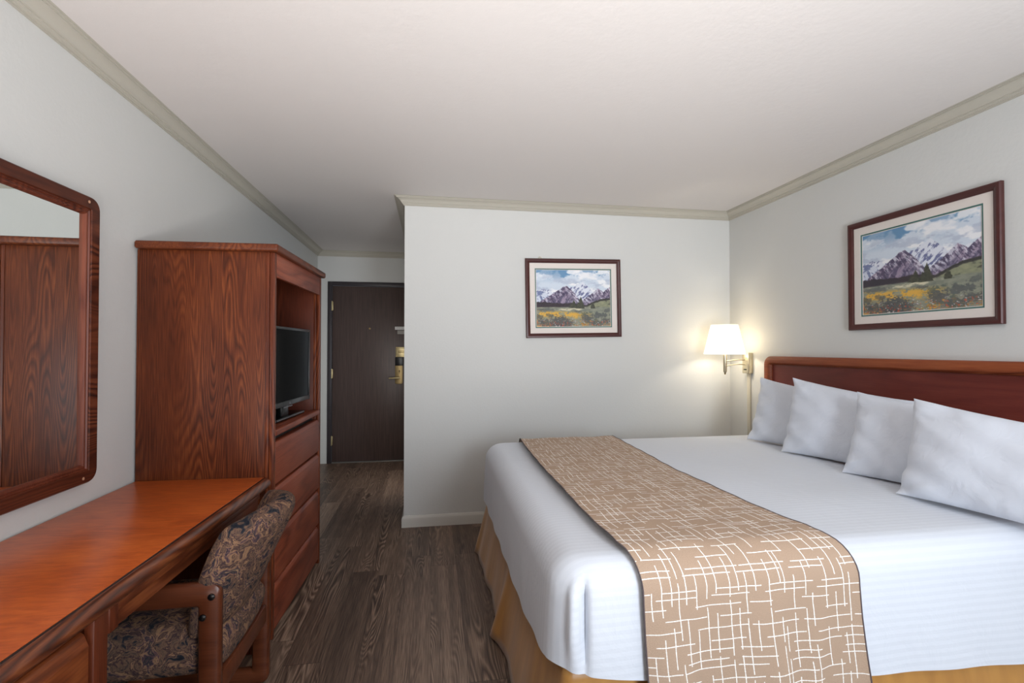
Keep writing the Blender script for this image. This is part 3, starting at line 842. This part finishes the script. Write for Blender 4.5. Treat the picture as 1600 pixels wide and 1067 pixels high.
# runner across the foot half of the bed
def runner():
    OFF = .016; r = .095
    prof = []                               # (y, z, ny, nz, arc)
    def add(y, z):
        a = prof[-1][2] + math.hypot(y-prof[-1][0], z-prof[-1][1]) if prof else 0; prof.append((y, z, a))
    ys, yn = BY0-OFF-.004, BY1+OFF
    for z in np.linspace(.20, BZ-r, 26): add(ys - .012*max(0, (.5-z)/.3), z)
    for a in np.linspace(0, math.pi/2, 10)[1:]: add(BY0+r-(r+OFF+.004*math.cos(a))*math.cos(a), BZ-r+(r+OFF+.006)*math.sin(a))
    for y in np.linspace(BY0+r, BY1-r, 62)[1:]:
        e = min(1, min(y-BY0, BY1-y)/.5); add(y, BZ+OFF+.006+.011*e)
    for a in np.linspace(0, math.pi/2, 10)[1:]: add(BY1-r+(r+OFF)*math.sin(a), BZ-r+(r+OFF+.006)*math.cos(a))
    for z in np.linspace(BZ-r, .42, 10)[1:]: add(yn, z)
    fl = lambda y, t: np.interp(y, [p[0] for p in t], [p[1] for p in t])
    L_t = [(1.30,.600),(1.36,.585),(1.43,.560),(1.6,.546),(1.8,.541),(2.2,.540),(2.64,.546),(3.0,.565),(3.26,.585)]
    R_t = [(1.30,1.306),(1.36,1.280),(1.43,1.245),(1.6,1.205),(1.8,1.180),(2.14,1.160),(2.6,1.175),(3.0,1.200),(3.26,1.216)]
    nx = 44; rows = []; uvs = []
    for y, z, a in prof:
        x0 = fl(y, L_t); x1 = fl(y, R_t)
        if y < BY0+.02 and z < .6: x1 += .016*(.6-z)/.35; x0 += .012*(.6-z)/.3
        row = []; uvr = []
        for i in range(nx+1):
            q = i/nx; x = x0+(x1-x0)*q
            dy = 0; dz = 0
            if y < BY0+.05:                 # hanging folds near the hem
                k = min(1, max(0, (.60-z)/.28)); dy = -.020*k*(max(0, math.sin(q*13+.4))**2 + .6*max(0, math.sin(q*21-z*5))**2)
            else: dz = .0016*math.sin(x*31+y*11) + .0012*math.sin(y*37-x*17) + .0016
            row.append(Vector((x, y+dy, z+dz))); uvr.append((.65*q, a))
        rows.append(row); uvs.append(uvr)
    b = MB(); V = b.grid(rows)
    idx = {}
    for i, rw in enumerate(V):
        for j, v in enumerate(rw): idx[v] = uvs[i][j]
    uvl = b.bm.loops.layers.uv.new('UVMap')
    for f_ in b.bm.faces:
        for l in f_.loops: l[uvl].uv = idx[l.vert]
    return b, rows
rb, rrows = runner()
run = thing('bed_runner', 'tan runner with white crosshatch lines lying across the bed', 'bed runner', (0,0,0))
ro = rb.build('cloth', M['runner'], run, angle=80)
for e_ in (0, -1):
    MB().tube([rw[e_] for rw in rrows], .0022, 6).build('edging', M['runner_edge'], run)

# pillows
def pillow(name, label, far_bottom, yaw, lean, W_, H_, seed, th=.085):
    rs = random.Random(seed); ph_ = [rs.uniform(0, 6.28) for _ in range(8)]
    def fn(s, t):
        wx = W_/2*s*(1-.050*(1-t*t)) ; hz = H_/2*t*(1-.055*(1-s*s))
        ear = abs(s)**6*abs(t)**6
        hz += -.012*(1-t)/2*0
        sag = -.018*(1-s*s)*(t+1)/2
        wr = .0045*math.sin(s*9+ph_[0]+t*4)*math.sin(t*6+ph_[1]) + .004*math.sin(14*s*t+ph_[2])*(abs(s)**2)
        y = wr + .018*math.sin(2.2*s+ph_[3])*(.3+.7*(t+1)/2)*.5 - .012*ear
        hz -= .075*((s+1)/2)**2*((t+1)/2)**1.5           # the near top corner slumps
        wx -= .03*max(0, s)*max(0, t)**2
        return Vector((wx, y, hz+H_/2+sag)), Vector((0,1,0))
    b = cushion(fn, th, 44, 40, 2.3, 2.1)
    # crumpled hem and puckers that run in from the corners and seams
    for v in b.bm.verts:
        x, y, z = v.co; s = 2*x/W_; t = 2*z/H_-1
        rim = max(abs(s), abs(t))
        pk = max(0, rim-.45)/.55
        ang = math.atan2(t, s)
        d = .0085*pk*(math.sin(ang*23+ph_[4]+4*rim)*.6 + math.sin(ang*41+ph_[5])*.4)*(1-pk*.6)
        side = 1 if y > 0 else -1
        v.co.y += side*d
    o = b.build(name, M['pillow'], None, angle=80)
    # yaw: the far end points toward the foot of the bed
    xa = Vector((math.sin(yaw), -math.cos(yaw), 0))          # local +x runs from far to near
    up = Vector((math.cos(yaw)*math.sin(lean), math.sin(yaw)*math.sin(lean), math.cos(lean)))
    ya = up.cross(xa)
    M3 = Matrix((xa, ya, up)).transposed().to_4x4()
    o.matrix_world = Matrix.Translation(Vector((far_bottom[0], far_bottom[1], BZ+.012)) + xa*W_/2) @ M3
    tag(o, label, 'pillow', 'white pillows against the headboard')
    return o
pillow('pillow', 'white pillow nearest the wall lamp, partly behind its neighbour', (2.085,2.955), R(13), R(18), .62, .425, 1, .068)
pillow('pillow', 'white pillow second from the wall lamp, overlapping the farthest one', (2.030,2.570), R(14), R(16), .66, .440, 2, .068)
pillow('pillow', 'white pillow second from the nearest one, third from the wall lamp', (1.982,2.090), R(14), R(16), .62, .405, 3, .068)
pillow('pillow', 'white pillow nearest the viewer, cut off by the photo right edge', (1.912,1.745), R(9), R(17), .70, .405, 4, .075)

# ------------------------------------------------------------------ headboard
HB0, HB1, HZ = 1.20, 3.225, 1.262
hb = thing('headboard', 'low red oak headboard with rounded frame fixed to the wall', 'headboard', (XR, (HB0+HB1)/2, .28))
hm = lambda x, hh, z: Vector((-hh, -x, z))
hw, hh_ = HB1-HB0, HZ-.28
frame_ring(hw, hh_, [(.0,.0),(.0,.040),(.004,.046),(.012,.048),(.040,.048),(.046,.046),(.050,.040),(.056,.034),(.060,.020),(.060,.0)], .065, 10, hm).build('frame', M['oak_x2'] if 'oak_x2' in M else oak('headboard_frame', 'y', (88,38,20), (138,68,38), (172,98,58), seed=3.9), hb, angle=30)
MB().box((-.020,-hw/2+.055,.055), (-.001,hw/2-.055,hh_-.055)).build('panel', M['oak_head'], hb)

# ------------------------------------------------------------------ wall lamps
def lathe(prof, n=40):
    b = MB(); P = [[Vector((r*math.cos(k*math.tau/n), r*math.sin(k*math.tau/n), z)) for k in range(n)] for r, z in prof]
    b.grid(P, closed_v=True); return b
def sconce(label, y0, watts):
    t = thing('wall_lamp', label, 'lamp', (XR, y0, 1.125))
    # local: -x into the room
    MB().box((-.042,-.042,0), (0,.036,.160), .004).build('back_plate', M['nickel'], t)
    MB().box((-.046,-.02,.026), (-.041,.012,.034), .001).build('switch', M['black_satin'], t)
    for dz in (.098, .062):
        a = MB(); a.tube([(-.04,.0,dz+.006), (-.09,.012,dz+.008), (-.14,.014,dz+.004), (-.205,.004,dz-.004)], .0042, 10)
        a.build('swing_arm', M['nickel'], t)
    ps = MB(); ps.tube([(-.208,.004,.004),(-.208,.004,.012),(-.208,.004,.016),(-.208,.004,.15),(-.208,.004,.20)], [.004,.012,.014,.014,.012], 16)
    ps.build('socket_post', M['nickel'], t)
    MB().tube([(-.208,.004,-.008),(-.208,.004,.006)], [.005,.008], 10).build('finial', M['dark_brass'], t)
    z0 = .150
    s = lathe([(.150,z0),(.1495,z0+.002),(.0975,z0+.222),(.098,z0+.224),(.0955,z0+.224),(.0955,z0+.221),(.147,z0+.002),(.148,z0)], 48)
    so = s.build('lamp_shade', M['shade'], t); so.location = (-.212,.004,0)
    sp_ = MB()
    for k in range(3):
        a = k*math.tau/3+.4; sp_.tube([(-.212,.004,z0+.19), (-.212+.096*math.cos(a), .004+.096*math.sin(a), z0+.215)], .002, 6)
    sp_.build('shade_spider', M['nickel'], t)
    bl = MB(); bl.tube([(-.212,.004,z0+.05),(-.212,.004,z0+.075),(-.212,.004,z0+.11),(-.212,.004,z0+.14),(-.212,.004,z0+.155)], [.012,.02,.03,.022,.004], 16)
    bl.build('bulb', M['bulb'], t)
    MB().box((-.014,-.018,-.60), (0,.018,.002), .003).build('cord_cover', M['cream'], t)
    L = bpy.data.lights.new('lamp_bulb_light', 'POINT'); L.energy = watts; L.color = (1.,.92,.79); L.shadow_soft_size = .035
    lo_ = bpy.data.objects.new('lamp_bulb_light', L); COL.objects.link(lo_); lo_.location = (XR-.212, y0+.004, 1.125+z0+.085)
    return t
g = NT('lamp_bulb'); g.set(Base_Color=lin((255,240,210))); g.b.inputs['Emission Color'].default_value = lin((255,236,200)); g.b.inputs['Emission Strength'].default_value = 6.; M['bulb'] = g.m
sconce('swing arm wall lamp with white shade in the corner by the headboard', 3.447, 9.)

# ------------------------------------------------------------------ daylight and added fill lights
def area(name, loc, rot, sx, sy, watts, col):
    L = bpy.data.lights.new(name, 'AREA'); L.shape = 'RECTANGLE'; L.size = sx; L.size_y = sy; L.energy = watts; L.color = col
    o = bpy.data.objects.new(name, L); COL.objects.link(o); o.location = loc; o.rotation_euler = rot; return o
area('window_daylight', ((WX0+WX1)/2, YN+.01, (WZ0+WZ1)/2), (R(90), 0, 0), WX1-WX0-.1, WZ1-WZ0-.1, 62, (.86,.95,1.05))
gl = area('ceiling_fill_light', (.1, YN+.10, .50), (R(90+41), 0, R(2)), 2.2, .6, 47, (1.,.97,.945)); gl.data.spread = R(84)  # added fill aimed up at the ceiling, in place of ground bounce
area('hall_fill_light', (-.19, 4.75, 1.0), (R(66), 0, R(32)), .3, 1.2, 4.2, (1.,.97,.93))  # added lamp out of view, brightens the entry hall

wd = bpy.data.worlds.new('daylight'); scene.world = wd; wd.use_nodes = True
wd.node_tree.nodes['Background'].inputs[0].default_value = (.80,.90,1.,1); wd.node_tree.nodes['Background'].inputs[1].default_value = 1.

# ------------------------------------------------------------------ camera and view
cam = bpy.data.cameras.new('camera'); cam.sensor_width = 36; cam.sensor_fit = 'HORIZONTAL'; cam.lens = 762/1600*36; cam.clip_start = .02
co = bpy.data.objects.new('camera', cam); COL.objects.link(co); co.location = (0,0,1.316)
co.rotation_euler = (R(90+.853), 0, R(-9.389)); scene.camera = co
vs = scene.view_settings; vs.view_transform = 'Standard'; vs.look = 'None'; vs.gamma = 1; vs.exposure = .08; vs.use_curve_mapping = False
